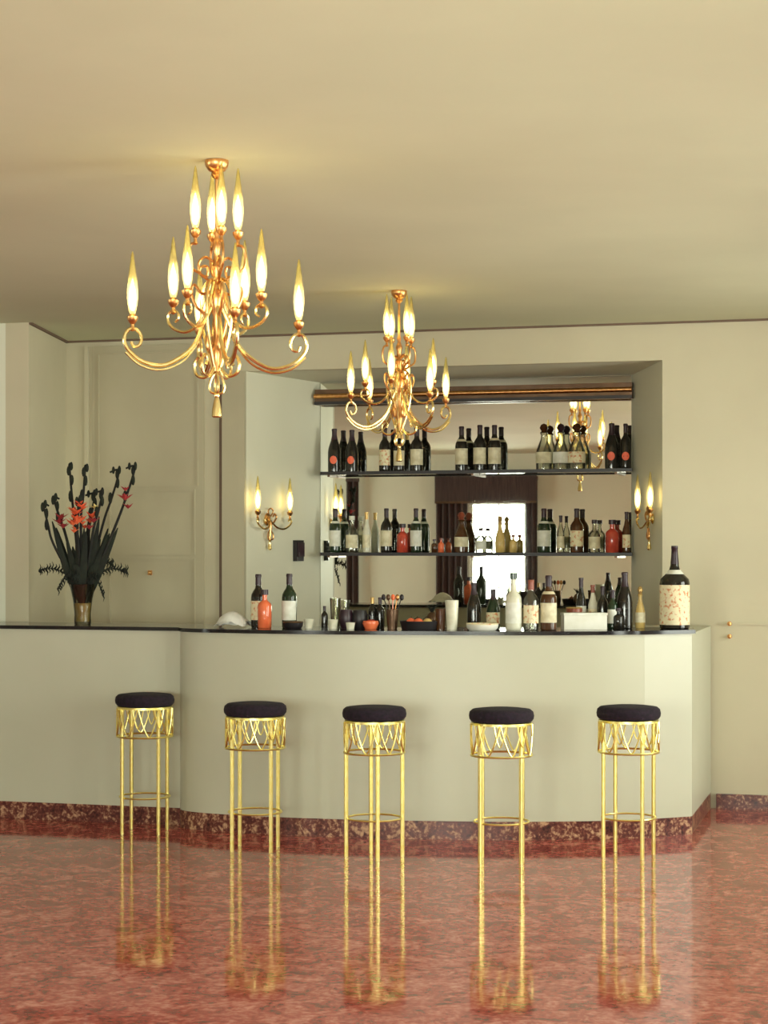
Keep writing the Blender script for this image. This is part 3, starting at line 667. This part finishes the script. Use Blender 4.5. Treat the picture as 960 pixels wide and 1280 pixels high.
glads = [  # tip (u, z above counter), bend point, depth, bloom spots (fraction), bloom mat, label
 ((-.215,.67),(-.16,.45),-.02,[],None,'gladiolus stem arching farthest left from the vase'),
 ((-.165,.71),(-.10,.50),.03,[.66,.74],'petaldark','gladiolus stem with dark red buds, second from left'),
 ((-.072,.88),(-.045,.56),.00,[.55,.63],'petal','tall upright gladiolus stem left of centre with orange blooms'),
 ((.020,.87),(-.005,.58),-.03,[.52,.60,.67],'petal','tall central gladiolus stem with orange-red blooms'),
 ((.060,.73),(.03,.52),.03,[.60,.70],'petal','shorter central gladiolus stem with orange blooms and yellow bud'),
 ((.110,.74),(.06,.52),-.01,[.62],'petaldark','shorter gladiolus stem right of centre with dark red bud'),
 ((.200,.86),(.11,.56),.02,[],None,'bare gladiolus stem curving to the right'),
 ((.295,.88),(.19,.56),-.02,[.74,.82],'petaldark','gladiolus stem reaching farthest right with dark red blooms'),
 ((-.015,.70),(-.02,.50),-.05,[.66,.75,.85],'petal','gladiolus stem at the front with the brightest orange blooms'),
]
for i, ((tu,tz),(bu,bz),dv,bl,bm_,lab) in enumerate(glads):
    g = thing('gladiolus', lab, 'flower', (VX, VY, ZT), 0, 'gladioli in the vase')
    hook = .05 if tu > .05 else -.03
    if i in (2,3): hook = -.015
    path = spline([wp(bu*-.05, dv*.1, .02), wp(bu*.22, dv*.4, .20), wp(bu, dv, bz), wp((bu+tu)/2+(tu-bu)*.06, dv, (bz+tz)/2), wp(tu, dv, tz), wp(tu-hook, dv, tz-.005)], 6)
    part('flower_stem', MB().tube(path, .0095, 6, r2=.0055), 'stem', g)
    n = len(path)
    for k_, fr_ in enumerate((.62,.70,.78,.86,.93)):
        p = path[int(fr_*(n-1))]
        part('bud', MB().ball((p.x+(.008 if k_%2 else -.008), p.y, p.z), .013-.001*k_, .012, .034-.003*k_, 7, 5), 'leaf', g)
    for fr_ in bl:
        p = path[int((fr_*.78)*(n-1))]
        part('bloom', petal_flower((p.x+random.uniform(-.015,.015), p.y-.012, p.z), random.uniform(.032,.048), random.uniform(0,6), 0), bm_, g)
        part('bloom', petal_flower((p.x+random.uniform(-.03,.03), p.y-.02, p.z-random.uniform(.02,.05)), random.uniform(.026,.040), random.uniform(0,6), 0), bm_, g)
    if i == 4:
        p = path[int(.62*(n-1))]; part('bloom', petal_flower((p.x+.03, p.y-.01, p.z+.02), .04, 1, 0), 'petalyellow', g)
    # sword leaves
    for kk in range(3):
     u1 = tu*(.35+.22*kk)+random.uniform(-.04,.04); zt = .34+.09*kk+random.uniform(0,.10)
     lp_ = spline([wp(bu*.1,dv*.3+.012*kk,.12), wp(u1*.5,dv,.30), wp(u1,dv+.01,zt)], 5); m_ = MB(); nn = len(lp_)
     v = []; f = []
     for j, p in enumerate(lp_):
         w_ = .020*math.sin(PI*min(.98,(j+1.2)/(nn+.6)))+.001
         for s1, s2 in ((-1,0),(0,.003),(1,0),(0,-.003)): v.append((p.x+rx*w_*s1+ry*s2, p.y+ry*w_*s1-rx*s2, p.z))
     for j in range(nn-1):
         for q in range(4): f.append((j*4+q, j*4+(q+1)%4, (j+1)*4+(q+1)%4, (j+1)*4+q))
     m_.add(v, f+[(0,1,2,3),tuple((nn-1)*4+q for q in (3,2,1,0))]); part('sword_leaf', m_, 'leaf', g)
ferns = [((-.25,.30),'fern sprig reaching left over the vase rim'),((-.13,.20),'fern sprig drooping left of the vase'),((.24,.30),'fern sprig reaching right over the vase rim'),((.12,.17),'fern sprig drooping right of the vase'),((.02,.22),'fern sprig hanging over the front of the vase'),((-.05,.26),'short leafy sprig behind the vase rim on the left'),((.16,.34),'upper leafy sprig right of the vase')]
for i, ((tu,tz),lab) in enumerate(ferns):
    g = thing('fern_sprig', lab, 'foliage', (VX, VY, ZT), 0, 'fern sprigs in the vase')
    dv = -.06 if i % 2 else .03
    path = spline([wp(0,0,.14), wp(tu*.25,dv*.5,.255), wp(tu*.65,dv,max(tz,.26)+.012), wp(tu,dv,tz)], 6)
    part('sprig_stem', MB().tube(path, .004, 5, r2=.002), 'stem', g)
    for j in range(5, len(path)):
        p = path[j]
        for s_ in (-1, 1):
            q = p+Vector((rx*.006, ry*.006, s_*.030+random.uniform(-.012,.012)))+Vector((-ry,rx,0))*random.uniform(-.02,.02)
            part('leaflet', MB().tube([p, (p+q)/2+Vector((rx*.008,ry*.008,0)), q], .0065, 4, r2=.001), 'leaf', g)

# ------------------------------------------------------------------ behind the camera: curtains that show in the mirror
def curtain(x0, x1, z0_, z1_, label, y=YR+.10):
    t = thing('curtain', label, 'curtain', ((x0+x1)/2, y, 0), 0, 'dark curtains on the wall facing the bar')
    n = 40; fr_ = []; w_ = x1-x0
    for i in range(n+1): fr_.append((-w_/2+w_*i/n, .028*math.sin(i*PI*2*max(2,round(w_/.09))/n)))
    poly = fr_+[(x, yy+.006) for x, yy in reversed(fr_)]
    part('pleated_cloth', MB().prism(poly, z0_, z1_-.05), 'curtain', t)
    part('heading', MB().box(-w_/2, w_/2, -.035, .04, z1_-.0495, z1_), 'curtain', t, False)
wx = REAR_WINDOWS[0][0]
curtain(wx-.86, wx-.41, .02, 2.50, 'dark pleated curtain left of the bright window reflected in the mirror')
curtain(wx+.41, wx+.58, .02, 2.50, 'narrow dark curtain right of the bright window reflected in the mirror')
curtain(-5.16, -4.98, .02, 2.50, 'lone narrow dark curtain reflected at the left of the mirror')
t = thing('valance', 'dark valance above the bright window reflected in the mirror', 'valance', (wx, YR+.16, 0))
part('valance_board', MB().box(-.86,.58,-.02,.02,2.13,2.52), 'curtain', t, False); part('valance_trim', MB().box(-.86,.58,.0205,.026,2.13,2.16), 'bronze', t, False)
